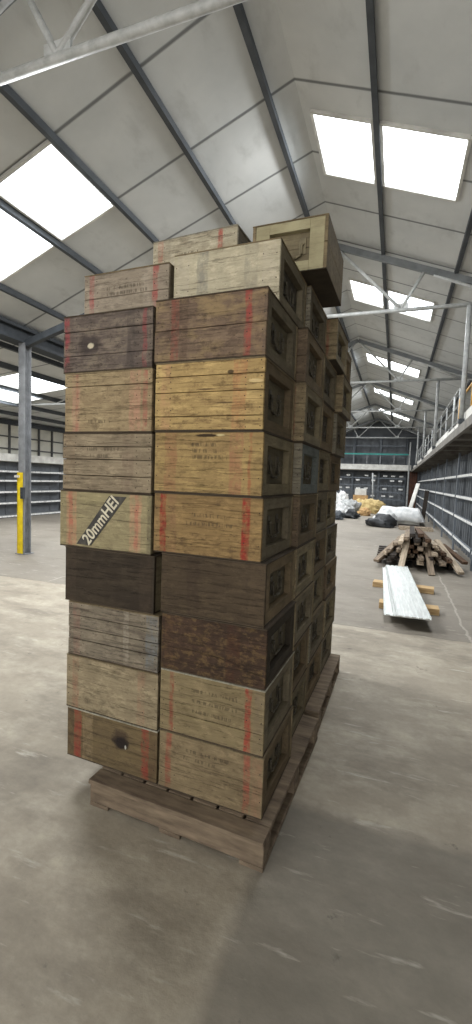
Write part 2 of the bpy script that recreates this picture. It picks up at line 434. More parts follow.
def front_mat(name, a, b, dark, marks=(), text=(), speck=.5, stain=.4, grain=.35, seed=0.0, pale=None, palea=.0, top=None, spots=(), ps=9):
    """a,b: base colours; marks: (x centre, half width, colour, strength) painted vertical bands; text: (z, x0, x1) stencilled rows"""
    g = G(name, .82, .25)
    a, b, dark = ds(a), ds(b), ds(dark, .12)
    stain *= 1.25; grain *= 1.5
    x, z = g.axis(0), g.axis(2)
    n1 = g.noise(6, 6, (.7, 1, 1.6), off=seed, rough=.65); n2 = g.noise(5, 8, (1.2, 12, 14), off=seed + 2, rough=.7)
    n3 = g.noise(16, 8, (1, 1, 1.6), off=seed + 5, rough=.75); n4 = g.noise(60, 4, (.6, 1, 1.6), off=seed + 9)
    c = g.mix(g.ramp(n1, .36, .64), lin(a), lin(b))
    if pale: c = g.mix(g.mul(g.ramp(g.noise(ps, 6, (.8, 1, 1.4), off=seed + 14, rough=.7), .48, .6), palea), c, lin(pale))
    lite = tuple(min(255, v * 1.22 + 6) for v in a)
    c = g.mix(g.mul(g.ramp(g.noise(13, 8, (1, 1, 2.2), off=seed + 31, rough=.75), .5, .64), .42), c, lin(lite))
    for (mx, mw, mc, ms) in marks:
        wear = g.ramp(g.noise(26, 6, (1, 1, .7), off=seed + 20 + mx, rough=.75), .40, .60, 1, .15)
        edge = g.math('ADD', x, g.mul(g.math('SUBTRACT', g.noise(14, 3, off=seed + mx), .5), .02))
        c = g.mix(g.mul(g.mul(g.band(edge, mx, mw, .003), wear), ms), c, lin(mc))
    for (tz, x0, x1) in text:
        rows = g.band(z, tz, .0075, .002)
        let = g.ramp(g.noise(150, 2, (.75, 0, .12), off=seed + tz * 31), .47, .53)
        m = g.mul(g.mul(rows, let), g.mul(g.ramp(x, x0 - .004, x0), g.ramp(x, x1 + .004, x1)))
        c = g.mix(g.mul(m, .55), c, lin((66, 58, 46)))
    c = g.mix(g.mul(g.ramp(n2, .48, .72), grain), c, lin(dark))
    c = g.mix(g.mul(g.ramp(n3, .52, .66), stain), c, lin(dark))
    c = g.mix(g.mul(g.ramp(n4, .62, .72), speck), c, lin(tuple(v * .55 for v in dark)))
    cr = g.noise(3, 8, (.35, 1, 9), off=seed + 44, rough=.6)
    c = g.mix(g.mul(g.band(cr, .5, .006, .004), .55), c, lin(tuple(v * .6 for v in dark)))
    for (sx_, sz_, rx, rz_, sc, sa) in spots:
        wv = g.mul(g.math('SUBTRACT', g.noise(30, 4, off=seed + sx_), .5), 1.1)
        dx = g.math('DIVIDE', g.math('SUBTRACT', x, sx_), rx); dz = g.math('DIVIDE', g.math('SUBTRACT', z, sz_), rz_)
        rr = g.math('ADD', g.math('SQRT', g.math('ADD', g.mul(dx, dx), g.mul(dz, dz))), wv)
        c = g.mix(g.mul(g.ramp(rr, 1.1, .7), sa), c, lin(sc))
    return g.done(c, g.math('ADD', g.math('ADD', n2, g.mul(n4, .5)), g.mul(g.band(cr, .5, .006, .004), -.6)), .5, .006)

def frame_mat(name, a, b, seed, dark=(60, 54, 44)):
    g = G(name, .85, .2); r = g.jitter()
    n1 = g.noise(7, 6, off=seed, rough=.7); n2 = g.noise(6, 7, (9, 1.2, 9), off=seed + 3, rough=.7)
    c = g.mix(g.ramp(n1, .35, .65), lin(a), lin(b))
    c = g.mix(g.ramp(r, 0, 1, .0, .45), c, lin(dark))
    c = g.mix(g.mul(g.ramp(n2, .48, .7), .5), c, lin(dark))
    return g.done(c, n2, .3, .006)
FR = [frame_mat('crate_end_olive', (146, 134, 106), (120, 110, 88), 1), frame_mat('crate_end_brown', (134, 116, 90), (110, 96, 74), 4), frame_mat('crate_end_grey', (134, 124, 102), (108, 99, 82), 7)]
FRB = frame_mat('crate_end_blue_grey', (134, 142, 138), (110, 118, 116), 8)
FRD = frame_mat('crate_end_dark', (78, 70, 58), (58, 52, 44), 9, (40, 36, 30))
PN = [frame_mat('crate_panel_olive', (116, 107, 86), (92, 85, 69), 11, (64, 58, 48)), frame_mat('crate_panel_dark', (98, 90, 76), (76, 70, 60), 13, (54, 50, 44))]
LID = [frame_mat('crate_lid_tan', (150, 134, 104), (118, 104, 80), 21), frame_mat('crate_lid_dark', (88, 76, 62), (66, 58, 48), 23), frame_mat('crate_lid_pale', (184, 180, 164), (140, 136, 120), 25)]

def crate(cx, y, z, w, d, h, rz, label, fm, fr=0, lines=(.5,), lid=0, pn=0, nails=True, name='wooden_crate', hd=True, rough_seed=0, battens=False, frm=None, sw=.052, hs=1.0, hmat='handle'):
    """cx = centre of the front face, y = front plane; the box lies behind it"""
    t = empty(name, (cx, y, z), rz)
    tag(t, label, 'crate', 'old wooden ammunition crates in the tall stack')
    rnd = random.Random(rough_seed + int(cx * 1000) + int(z * 977))
    T = .016; hw = w / 2; lz = .0055
    fmt = frm or FR[fr]
    # local: x across, y 0..d depth, z 0..h
    for side in (0, 1):
        b = MB(); zs = [lz] + [lz + (h - 2 * lz) * f for f in lines] + [h - lz]
        for q in range(len(zs) - 1):
            jy = rnd.uniform(-.0012, .0012); jx = rnd.uniform(-.002, .002)
            za, zb = zs[q] + (.0015 if q else 0), zs[q + 1] - (.0015 if q < len(zs) - 2 else 0)
            if side == 0: b.box(-hw + .001 + jx * .5, hw - .001 + jx * .5, jy, T + jy, za, zb)
            else: b.box(-hw + .001, hw - .001, d - T, d, za, zb)
            if nails and side == 0:
                for nx in (-hw + .014, -hw + .075, hw - .075, hw - .014):
                    for nz in ((za * .75 + zb * .25), (za * .25 + zb * .75)):
                        px, pz = nx + rnd.uniform(-.004, .004), nz + rnd.uniform(-.006, .006)
                        b.tube((px, jy - .0012, pz), (px, jy + .002, pz), .0028, 6, mat=1)
        b.build('side_panel', [fm if side == 0 else LID[0], M['nail']], t, bevel=.002)
    rl = .046
    for sx in (1, -1):
        x0, x1 = (hw - .034, hw - .004)
        if sx < 0: x0, x1 = -x1, -x0
        b = MB()
        b.box(x0, x1, T + .0005, T + sw, lz, h - lz); b.box(x0, x1, d - T - sw, d - T - .0005, lz, h - lz)
        b.box(x0, x1, T + sw, d - T - sw, lz, lz + rl); b.box(x0, x1, T + sw, d - T - sw, h - lz - rl, h - lz)
        b.build('end_frame', fmt, t, bevel=.002)
        px0, px1 = (hw - .048, hw - .034)
        if sx < 0: px0, px1 = -px1, -px0
        b = MB(); m3 = h * .5
        b.box(px0, px1, T + .002, d - T - .002, lz, m3 - .001); b.box(px0, px1, T + .002, d - T - .002, m3 + .001, h - lz)
        p = b.build('end_panel', PN[pn], t)
        if hd and sx > 0:
            b = MB(); xs = px1; ym = d / 2; zt = h * .56
            for yy in (ym - .06 * hs, ym + .06 * hs):
                b.box(xs, xs + .006, yy - .016, yy + .016, zt - .045, zt + .03)
                b.tube((xs + .006, yy, zt), (xs + .016, yy, zt), .009, 8)
            pts = [(ym - .06 * hs, zt), (ym - .056 * hs, zt - .05), (ym - .03 * hs, zt - .062), (ym + .03 * hs, zt - .062), (ym + .056 * hs, zt - .05), (ym + .06 * hs, zt)]
            for a, c in zip(pts, pts[1:]): b.tube((xs + .013, a[0], a[1]), (xs + .013, c[0], c[1]), .0055, 7)
            b.build('handle', M[hmat], p)
    MB().box(-hw, hw, -.002, d, h - lz, h).build('lid', LID[lid], t, bevel=.002)
    MB().box(-hw, hw, 0, d, 0, lz).build('base', LID[1], t, bevel=.002)
    if battens:
        pass
    return t

RED = (140, 54, 46); PINK = (186, 132, 112)
RZ = math.radians(-2.3)       # the stack stands slightly turned
RZ = -RZ if False else RZ
def yfront(x): return 1.63 + .04 * (-.42 - x)
lev = ['lowest', 'second', 'third', 'fourth', 'fifth', 'sixth', 'seventh', 'eighth', 'ninth']

# ---- front-left column
L = [
 # z, x0, x1, material args, lines, lid, label
 (.130, -1.425, -.918, dict(a=(100, 84, 58), b=(116, 98, 64), dark=(62, 50, 38), marks=((-.19, .022, RED, .75), (-.13, .03, (150, 132, 104), .5), (.19, .02, RED, .8), (.23, .02, (92, 72, 52), .7), (-.235, .02, (80, 64, 48), .8)), speck=.3, stain=.35, spots=((.055, .155, .05, .05, (66, 54, 42), .85), (.062, .14, .045, .032, (34, 28, 26), .95), (.085, .125, .006, .012, (190, 190, 180), .8))), (), 2, 'brown crate with a black knot-like stain, bottom of the front-left column, directly on the pallet'),
 (.375, -1.433, -.922, dict(a=(152, 137, 106), b=(132, 117, 90), dark=(90, 77, 58), marks=((-.2, .018, (150, 80, 66), .4), (.17, .02, (160, 100, 82), .3)), stain=.55), (), 0, 'mottled tan crate second from the floor in the front-left column'),
 (.635, -1.424, -.925, dict(a=(134, 122, 102), b=(112, 102, 86), dark=(74, 64, 54), marks=((.215, .03, (110, 122, 130), .55), (.08, .015, (164, 156, 140), .5), (-.2, .02, (150, 96, 84), .3)), stain=.5, grain=.6), (.3, .52, .76), 0, 'grey weathered planked crate with a bluish right edge, below the blackish front-left one'),
 (.895, -1.447, -.955, dict(a=(62, 52, 39), b=(52, 43, 33), dark=(38, 32, 25), marks=((-.21, .03, (74, 62, 50), .6), (.2, .03, (72, 60, 48), .6)), stain=.3, speck=.2, grain=.25), (), 1, 'almost black-brown crate below the one lettered 20mmHEI'),
 (1.153, -1.48, -.975, dict(a=(154, 142, 102), b=(142, 130, 96), dark=(104, 92, 68), marks=((-.185, .03, (186, 138, 108), .75), (-.19, .012, (168, 84, 72), .6), (.17, .03, (188, 144, 114), .75), (.175, .010, (180, 92, 82), .5), (.242, .012, (84, 78, 64), .6)), stain=.25, speck=.4), (), 1, 'olive crate lettered 20mmHEI on a dark diagonal band'),
 (1.418, -1.466, -.982, dict(a=(152, 136, 108), b=(136, 120, 96), dark=(96, 82, 64), marks=((.12, .03, (126, 108, 92), .6), (-.2, .03, (134, 114, 92), .5)), text=((.19, -.1, .12), (.16, -.08, .1)), stain=.4, grain=.5), (.26, .55, .78), 1, 'grey-tan crate of four planks, standing on the crate lettered 20mmHEI'),
 (1.681, -1.457, -.986, dict(a=(162, 142, 104), b=(148, 126, 92), dark=(100, 82, 60), marks=((-.17, .022, (178, 138, 116), .7), (-.165, .008, (160, 84, 78), .5), (.15, .028, (184, 140, 116), .8), (.2, .012, (168, 84, 80), .6)), stain=.55, text=((.05, -.1, .02),)), (.78,), 0, 'yellowish tan crate with pinkish vertical bands, seventh from the floor in the front-left column'),
 (1.950, -1.468, -.990, dict(a=(96, 84, 76), b=(112, 98, 86), dark=(60, 52, 48), marks=((-.215, .014, (168, 62, 72), .7), (.2, .010, (160, 62, 70), .6), (.13, .02, (78, 70, 66), .7), (-.16, .02, (126, 114, 104), .5)), pale=(150, 136, 118), palea=.5, stain=.6, spots=((-.09, .12, .06, .05, (62, 54, 52), .8), (-.085, .115, .018, .014, (206, 196, 170), .95))), (.28, .72), 1, 'dark purple-brown crate with red edge stripes, eighth up in the front-left column'),
]
def rowz(lst, i, top): return (lst[i + 1][0] if i + 1 < len(lst) else top) - lst[i][0]
fl_objs = []
for i, (z, x0, x1, mk, ln, lid, lab) in enumerate(L):
    h = rowz(L, i, 2.204) - .001; w = x1 - x0; cx = (x0 + x1) / 2
    m = front_mat('crate_face_left_%d' % (i + 1), seed=i * 3.1, **mk)
    o = crate(cx, yfront(cx), z, w, .455, h, RZ, lab, m, fr=i % 3, lines=ln, lid=lid)
    fl_objs.append(o)
m = front_mat('crate_face_left_9', (158, 144, 124), (142, 128, 108), (92, 80, 68), marks=((-.19, .014, (168, 70, 74), .7), (.165, .014, (168, 66, 66), .7), (.12, .02, (176, 164, 146), .5)), seed=40, stain=.4, text=((.16, -.12, .1), (.135, -.1, .12)))
crate(-1.232, 1.80, 2.205, .47, .44, .236, RZ, 'grey-tan crate topping the front-left column, set back a little, with red stripes', m, fr=2, lines=(.52,), lid=0)

# ---- front-right column
Rr = [
 (.130, -.911, -.424, dict(a=(136, 118, 86), b=(120, 103, 74), dark=(80, 66, 48), marks=((-.195, .014, (150, 62, 52), .65), (.17, .014, (168, 64, 56), .55), (.215, .02, (148, 110, 88), .5)), text=((.2, -.11, .1), (.165, -.12, .03)), stain=.45), (), 0, 'tan crate with faint red stripes, bottom of the front-right column on the pallet corner'),
 (.391, -.914, -.431, dict(a=(140, 123, 88), b=(126, 110, 76), dark=(84, 70, 50), marks=((-.185, .010, RED, .7), (.17, .013, (158, 44, 40), .85), (.215, .02, (120, 106, 88), .6)), text=((.21, -.09, .12), (.165, -.09, .12), (.12, -.08, .1)), stain=.3), (.33,), 2, 'tan stencilled crate with a bright red right stripe, second up in the front-right column'),
 (.668, -.917, -.434, dict(a=(74, 54, 40), b=(56, 42, 32), dark=(34, 28, 22), marks=((.1, .03, (72, 46, 34), .7), (-.2, .02, (96, 72, 50), .5)), pale=(128, 104, 66), palea=.42, ps=36, stain=.5, speck=.5), (), 1, 'dark brown crate flecked with ochre, third from the floor in the front-right column'),
 (.917, -.925, -.450, dict(a=(80, 66, 48), b=(70, 57, 41), dark=(50, 41, 30), marks=((-.08, .03, (56, 44, 36), .5), (.2, .03, (88, 74, 58), .5)), stain=.3, speck=.25, grain=.3), (), 1, 'smooth dark brown crate, fourth from the floor in the front-right column'),
 (1.174, -.966, -.474, dict(a=(152, 122, 74), b=(136, 108, 66), dark=(88, 68, 46), marks=((-.2, .015, (146, 44, 38), .9), (-.155, .02, (140, 104, 78), .5), (.175, .017, (152, 40, 38), .95)), text=((.17, -.06, .1), (.135, -.09, .12)), stain=.5), (), 1, 'ochre crate with two bold red stripes, right of the one lettered 20mmHEI'),
 (1.431, -.971, -.483, dict(a=(168, 140, 84), b=(150, 122, 76), dark=(94, 74, 50), marks=((-.165, .028, (150, 104, 78), .6), (.13, .028, (158, 104, 82), .6), (.19, .006, (158, 66, 54), .5)), text=((.2, -.07, .04), (.175, -.07, .06), (.15, -.06, .09)), stain=.45, spots=((.0, .237, .055, .007, (50, 38, 28), .95), (.06, .238, .02, .004, (210, 196, 150), .8))), (), 1, 'ochre crate with several stencilled lines and a long dark knot at its top edge'),
 (1.686, -.976, -.490, dict(a=(188, 158, 98), b=(168, 138, 84), dark=(106, 80, 52), marks=((-.19, .022, (186, 146, 108), .7), (.14, .028, (180, 124, 86), .6), (.2, .02, (176, 150, 102), .5)), stain=.6, grain=.5, spots=((.1, .228, .014, .009, (60, 46, 34), .9), (.08, .11, .05, .004, (70, 52, 36), .8), (.0, .165, .05, .004, (76, 56, 38), .8), (.205, .19, .03, .008, (214, 190, 140), .8))), (.2, .56, .8), 0, 'brightest yellow planked crate with chipped edges, seventh from the floor'),
 (1.966, -.984, -.490, dict(a=(126, 104, 82), b=(108, 88, 72), dark=(72, 58, 48), marks=((-.15, .018, (150, 70, 62), .55), (-.11, .02, (92, 74, 62), .6), (.17, .014, (166, 62, 60), .7), (.21, .02, (148, 122, 94), .5)), pale=(160, 138, 96), palea=.5, stain=.5), (.5,), 1, 'reddish brown two-plank crate, eighth from the floor in the front-right column'),
]
for i, (z, x0, x1, mk, ln, lid, lab) in enumerate(Rr):
    h = rowz(Rr, i, 2.222) - .001; w = x1 - x0 - .004; cx = (x0 + x1) / 2 + .002
    m = front_mat('crate_face_right_%d' % (i + 1), seed=50 + i * 3.7, **mk)
    crate(cx, yfront(cx), z, w, .455, h, RZ, lab, m, fr=(i + 1) % 3, lines=ln, lid=lid, frm=(FRD if i == 2 else None))
m = front_mat('crate_face_right_9', (192, 182, 152), (180, 168, 138), (128, 116, 96), marks=((-.105, .026, (136, 134, 124), .75), (.12, .03, (142, 138, 124), .6), (.2, .03, (190, 180, 160), .5), (-.2, .03, (186, 176, 156), .6)), seed=90, stain=.25, grain=.3)
crate(-.737, 1.80, 2.222, .492, .455, .252, RZ, 'pale cream crate with grey vertical bands, topping the front-right column', m, fr=2, lines=(.14,), lid=0, pn=1)

# ---- rows behind, right column (their handled ends show on the right flank)
gm = [front_mat('crate_face_plain_%d' % q, a, b, c, marks=((-.18, .016, RED, .6), (.18, .016, RED, .6)), seed=120 + q * 5, stain=.45) for q, (a, b, c) in enumerate((((150, 132, 98), (130, 112, 82), (84, 72, 54)), ((120, 100, 76), (100, 84, 66), (66, 56, 46)), ((142, 134, 112), (122, 114, 98), (82, 74, 62))))]
zR = [.130, .391, .668, .917, 1.174, 1.431, 1.686, 1.966, 2.222]
deep = ['second from the front', 'third from the front', 'rearmost']
XE = {  # right-edge x per level for depth rows 2,3,4
 0: (-.440, -.430, -.42), 1: (-.440, -.425, -.41), 2: (-.425, -.440, -.415), 3: (-.430, -.435, -.425), 4: (-.430, -.440, -.445),
 5: (-.430, -.440, -.425), 6: (-.425, -.430, -.40), 7: (-.430, -.425, -.37), 8: (-.455, -.38, -.40)}
YD = (2.115, 2.60, 3.085)
for j in range(3):
    zs = [z + (0, .008, .004)[j] * (1 if 0 < q else 0) for q, z in enumerate(zR)] + [2.476]
    for i in range(9):
        h = zs[i + 1] - zs[i] - .001; xe = XE[i][j]; w = .49
        tone = ('olive', 'brown', 'grey')[(i + j) % 3]
        blue = (i == 5 and j == 0)
        lab = ('%s handled crate end on the right flank, %s, %s up' % ('blue-grey' if blue else tone, deep[j], lev[i])) if i else ('%s handled crate end on the right flank, %s, on the pallet' % (tone, deep[j]))
        crate(xe - w / 2, (YD[j] + random.uniform(-.006, .006)) if i < 8 else (2.27, 2.74, 3.205)[j], zs[i], w, .455, h, RZ * .8, lab, gm[(i + j) % 3], fr=(i + j) % 3, lines=(.5,) if i % 2 else (.33, .66), lid=(i + j) % 2, pn=(i * 2 + j) % 2, frm=FRB if blue else None, nails=(j == 0))
# ---- rows behind, left column (hidden side, visible from the left)
for j in range(3):
    for i in range(9):
        zs = [q[0] for q in L] + [2.205, 2.44]
        h = zs[i + 1] - zs[i] - .001
        lab = 'weathered crate behind the front-left column, %s, %s up' % (deep[j], lev[i])
        crate(-1.20 + random.uniform(-.012, .012), (YD[j] + random.uniform(0, .01)) if i < 8 else (2.27, 2.74, 3.205)[j], zs[i], .485, .455, h, RZ * .8, lab, gm[(i + 2 * j) % 3], fr=(i + j) % 3, nails=False, hd=False)
# ---- tenth layer
m = front_mat('crate_face_top_left', (186, 176, 150), (170, 158, 130), (118, 104, 84), marks=((-.2, .016, (176, 84, 74), .6), (.155, .014, (176, 62, 56), .8), (-.16, .02, (150, 140, 124), .5)), seed=150, stain=.4, text=((.17, -.1, .03),))
crate(-1.055, 2.14, 2.486, .50, .455, .262, RZ * 2, 'pale crate with a red stripe at the very top, behind the cream one', m, fr=2, lines=(.45,), lid=2)
# crate turned end-on, overhanging
m = front_mat('crate_face_top_turned', (146, 138, 110), (130, 122, 98), (88, 80, 62), seed=160, stain=.4)
o = crate(0, 0, 0, .47, .37, .245, 0, 'olive crate turned end-on at the very top, handle facing forward, overhanging to the right', gm[0], frm=frame_mat('crate_end_pale_olive', (186, 178, 144), (164, 156, 124), 31, (116, 106, 82)), hd=True, nails=False, sw=.07, hs=1.0, hmat='handle_olive')
for ch in o.children:
    if ch.name.startswith('end_panel'): ch.data.materials[0] = FR[0]
o.rotation_euler = (0, 0, -PI / 2 - .03); o.location = (-.355 - .37, 2.135 + .235, 2.486)

# painted diagonal band and lettering on the 20mmHEI crate
cr = fl_objs[4]; fp = [c for c in cr.children if c.name.startswith('side_panel')][0]
hh = .262
b = MB()
bx0, bx1 = -.135, .125      # where the band meets bottom and top
p = [(-.150, .030), (-.045, .030), (.118, .248), (.010, .248)]
p = [(-.152, .016), (-.068, .016), (.122, .247), (.030, .247)]
f0 = [b.b.verts.new((x, -.0022, z)) for x, z in p]; f1 = [b.b.verts.new((x, .002, z)) for x, z in p]
b.b.faces.new(f0)
for q in range(4): b.b.faces.new((f0[q], f0[(q + 1) % 4], f1[(q + 1) % 4], f1[q]))
bd = b.build('painted_band', M['bandpaint'], cr); bd['label'] = 'dark diagonal painted band'
tc = bpy.data.curves.new('txt', 'FONT'); tc.body = '20mmHEI'; tc.size = .072; tc.extrude = .0006; tc.offset = .0012
tc.align_x = 'CENTER'; tc.align_y = 'CENTER'; tc.space_character = 1.02
to = bpy.data.objects.new('txt', tc); COL.objects.link(to)
bpy.context.view_layer.update()
dg = bpy.context.evaluated_depsgraph_get(); tm = bpy.data.meshes.new_from_object(to.evaluated_get(dg)); bpy.data.objects.remove(to)
xs = [v.co.x for v in tm.vertices]; ys = [v.co.y for v in tm.vertices]
sx = .262 / (max(xs) - min(xs)); sy = .056 / (max(ys) - min(ys))
cxm, cym = (max(xs) + min(xs)) / 2, (max(ys) + min(ys)) / 2
ang = math.atan2(.231, .186)
R2 = Matrix.Translation((-.018, -.0034, .1335)) @ Matrix.Rotation(-ang, 4, 'Y') @ Matrix.Rotation(PI / 2, 4, 'X')
for v in tm.vertices: v.co = R2 @ Vector(((v.co.x - cxm) * sx, (v.co.y - cym) * sy, v.co.z))
tm.materials.clear(); tm.materials.append(M['stencil'])
tx = bpy.data.objects.new('stencil_lettering', tm); COL.objects.link(tx); tx.parent = bd; tx['label'] = 'cream stencilled lettering 20mmHEI'

# black stain of the lowest left crate
# long knot slot on the sixth right crate is part of its boards (dark plank gap)

# ------------------------------------------------------------------ pallets below the stack
def pallet(y0, L_, label, x0=-1.20, x1=-.365, ya=0, rz=0):
    t = empty('wooden_pallet', ((x0 + x1) / 2, y0, 0), rz); tag(t, label, 'pallet', 'pallets under the crate stack'); hw = (x1 - x0) / 2
    nb = 7; bw = .108; st = (2 * hw - bw) / (nb - 1)
    rl = .0 if ya else .006
    for q in range(nb): MB().box(-hw + q * st, -hw + q * st + bw, ya, L_, .108, .129).build('deck_board', M['pallet'], t, bevel=.003)
    if ya: MB().box(-hw, hw, -.012, .074, .109, .129).build('lead_board', M['pallet'], t, bevel=.003)
    for yy in (rl, L_ / 2 - .045, L_ - .096): MB().box(-hw, hw, yy, yy + .09, .02, .107).build('stringer', M['pallet'], t, bevel=.004)
    for xx in (-hw, -.05, hw - .1): MB().box(xx, xx + .1, 0, L_, 0, .019).build('bottom_board', M['pallet'], t, bevel=.003)
pallet(1.555, .97, 'worn wooden pallet at the front under the crate stack', ya=.079, x0=-1.215, x1=-.385, rz=-.05)
pallet(2.575, .95, 'worn wooden pallet at the rear under the crate stack', x0=-1.30, x1=-.345, rz=-.015)

# ------------------------------------------------------------------ galvanised sheets on timbers
for (x0, x1, Y, rz, lab) in ((-.22, .60, 6.72, -.09, 'pale timber bearer under the far half of the metal sheets'), (-.10, .57, 5.62, .0, 'pale timber bearer under the near end of the metal sheets')):
    t = MB(); t.box(-(x1 - x0) / 2, (x1 - x0) / 2, -.09, .09, 0, .075)
    o = t.build('timber_bearer', M['pine'], None, bevel=.004, loc=((x0 + x1) / 2, Y, 0)); o.rotation_euler = (0, 0, rz); tag(o, lab, 'timber', 'timbers under the metal sheets')
def sheet(cx, y0, y1, z, w, rz, lab):
    t = MB(); n = 6
    L_ = y1 - y0
    t.box(-w / 2, w / 2, 0, L_, 0, .006)
    for q in range(5):
        xx = -w / 2 + w * (q + .5) / 5
        t.box(xx - .02, xx + .02, 0, L_, .006, .014)
    t.box(-w / 2 - .004, -w / 2, 0, L_, 0, .022); t.box(w / 2, w / 2 + .004, 0, L_, 0, .022)
    o = t.build('metal_sheet', M['galv'], None, loc=(cx, y0, z)); o.rotation_euler = (0, 0, rz)
    tag(o, lab, 'metal sheet', 'galvanised sheets lying on timbers')
sheet(.17, 5.00, 7.85, .077, .40, .03, 'long galvanised sheet at the bottom of the small pile on timbers')
sheet(.245, 4.92, 7.82, .101, .35, .05, 'long galvanised sheet in the middle of the small pile on timbers')
sheet(.265, 4.85, 7.84, .125, .33, .055, 'topmost long galvanised sheet of the pile, nearest the camera')

# ------------------------------------------------------------------ heap of old timbers on a pallet
t = empty('timber_pallet', (.42, 8.75, 0)); tag(t, 'dark pallet under the heap of old timbers', 'pallet')
for q in range(6): MB().box(-.68, .68, q * .3, q * .3 + .12, .1, .122).build('deck_board', M['olddark'], t)
for xx in (-.66, -.04, .58): MB().box(xx, xx + .08, 0, 1.62, 0, .1).build('bearer', M['olddark'], t)
mats = ['oldgrey', 'oldbrown', 'oldpale', 'olddark', 'oldgrey', 'oldpale', 'oldbrown']
tone = {'oldgrey': 'grey', 'oldbrown': 'brown', 'oldpale': 'pale', 'olddark': 'dark'}
rnd = random.Random(11)
protos = {}
cnt = {}
spotsT = []
lay = [(.130, 8, .56), (.205, 8, .50), (.280, 7, .44), (.355, 6, .36), (.430, 5, .29), (.505, 3, .21), (.58, 2, .12)]
for li, (z, nn, hw) in enumerate(lay):
    for q in range(nn):
        w = min(2 * hw / nn * .80, .15)
        x = .42 + (-hw + 2 * hw * (q + .5) / nn)
        spotsT.append((x, 9.30 + rnd.uniform(-.38, .12) - .02 * li, z, (x - .42) * .34 + rnd.uniform(-.02, .02), rnd.uniform(-.01, .03), rnd.uniform(.95, 1.7), w * rnd.uniform(.8, 1), mats[rnd.randrange(7)], li))
ln = ['bottom', 'second', 'third', 'fourth', 'fifth', 'sixth', 'top']
for (x, y, z, rz, rx, L_, w, mn, li) in spotsT:
    b = MB(); b.box(-w / 2, w / 2, -L_ / 2, L_ / 2, 0, .066); 
    # worn, split end
    b.box(-w / 4, w / 3, -L_ / 2 - .05, -L_ / 2, .01, .045)
    o = b.build('old_timber', M[mn], None, bevel=.004, loc=(x, y, z)); o.rotation_euler = (rx, rnd.uniform(-.06, .06), rz)
    tag(o, '%s old timber in the %s layer of the heap on the dark pallet' % (tone[mn], ln[li]), 'timber', 'old %s timbers in layer %s of the heap' % (tone[mn], ln[li]))
for (x, y, ang, lean_, L_, mn, lab) in ((-.08, 8.72, -.42, .34, .85, 'oldgrey', 'grey timber sloping down the left side of the heap'), (.96, 8.75, .30, .36, 1.15, 'oldpale', 'long pale timber sloping down the right side of the heap'), (1.08, 9.1, .36, .22, .9, 'oldbrown', 'brown timber leaning low on the right side of the heap'), (.62, 8.45, .12, .62, .9, 'oldgrey', 'grey board leaning down the front of the heap'), (.22, 8.42, -.16, .62, .85, 'oldpale', 'pale board leaning down the front of the heap')):
    b = MB(); b.box(-.05, .05, -L_ / 2, L_ / 2, 0, .05); o = b.build('old_timber', M[mn], None, bevel=.004, loc=(x, y - .1, .24)); o.rotation_euler = (lean_, 0, ang)
    tag(o, lab, 'timber')
b = MB(); b.box(-.17, .17, -.28, .28, 0, .06); o = b.build('board_offcut', M['white'], None, bevel=.004, loc=(1.12, 11.1, .0)); o.rotation_euler = (0, 0, .5)
tag(o, 'white-faced board offcut on the floor between the timber heap and the racks', 'board')

# ------------------------------------------------------------------ clutter further down the hall
def lump(name, mat, loc, rad, label, cat, seed=0, flat=.0, sub=4, amp=.18, rz=0):
    bm = bmesh.new(); bmesh.ops.create_icosphere(bm, subdivisions=sub, radius=1.0)
    r = random.Random(seed); ph = [(r.uniform(1.5, 5), r.uniform(1.5, 5), r.uniform(1.5, 5), r.uniform(0, 6)) for _ in range(7)]
    for v in bm.verts:
        d = sum(math.sin(a * v.co.x + b_ * v.co.y + c * v.co.z + p_) for a, b_, c, p_ in ph) / 7 + .9 * abs(mnoise.noise(v.co * 2.6 + Vector((seed, 0, 0)))) + .45 * abs(mnoise.noise(v.co * 7.0 + Vector((seed, 3, 0)))) - .3
        v.co *= 1 + amp * 2 * d
        v.co = Vector((v.co.x * rad[0], v.co.y * rad[1], max(v.co.z, -.3) * rad[2]))
    lo = min(v.co.z for v in bm.verts)
    for v in bm.verts: v.co.z -= lo
    me = bpy.data.meshes.new(name); bm.to_mesh(me); bm.free(); me.materials.append(M[mat])
    for f in me.polygons: f.use_smooth = True
    o = bpy.data.objects.new(name, me); COL.objects.link(o); o.location = loc; o.rotation_euler = (0, 0, rz); return tag(o, label, cat)

# white sheet-covered load
t = empty('sheeted_load', (.22, 17.6, 0)); tag(t, 'low load covered with white sheeting beyond the timber heap', 'covered load')
b = MB(); b.box(-.72, .72, 0, 1.6, .02, .40); b.box(-.66, .66, .04, 1.55, .40, .56); b.build('load', M['white'], t, bevel=.05)
b = MB()
nx, ny = 26, 18
vs = {}
for i in range(nx + 1):
    for j in range(ny + 1):
        u, v = i / nx, j / ny
        x = -.88 + 1.76 * u; y = -.15 + 1.9 * v
        e = max(0, abs(x) - .68) / .2 + max(0, -y + .02) / .17
        z = .585 - .42 * min(1, e) + .02 * math.sin(9 * x + 4 * y) + .012 * math.sin(17 * y)
        vs[i, j] = b.b.verts.new((x, y, z))
for i in range(nx):
    for j in range(ny): b.b.faces.new((vs[i, j], vs[i + 1, j], vs[i + 1, j + 1], vs[i, j + 1]))
o = b.build('cover_sheet', M['plastic_white'], t)
for f in o.data.polygons: f.use_smooth = True
sm = o.modifiers.new('thick', 'SOLIDIFY'); sm.thickness = .008
lump('black_bundle', 'black', (-.38, 16.35, 0), (.45, .42, .30), 'black sheeting bundle in front of the white-covered load', 'bundle', 3)
lump('grey_bundle', 'plastic_white', (-.30, 17.05, 0), (.42, .26, .38), 'crumpled pale sheeting bundle beside the white-covered load', 'bundle', 8)
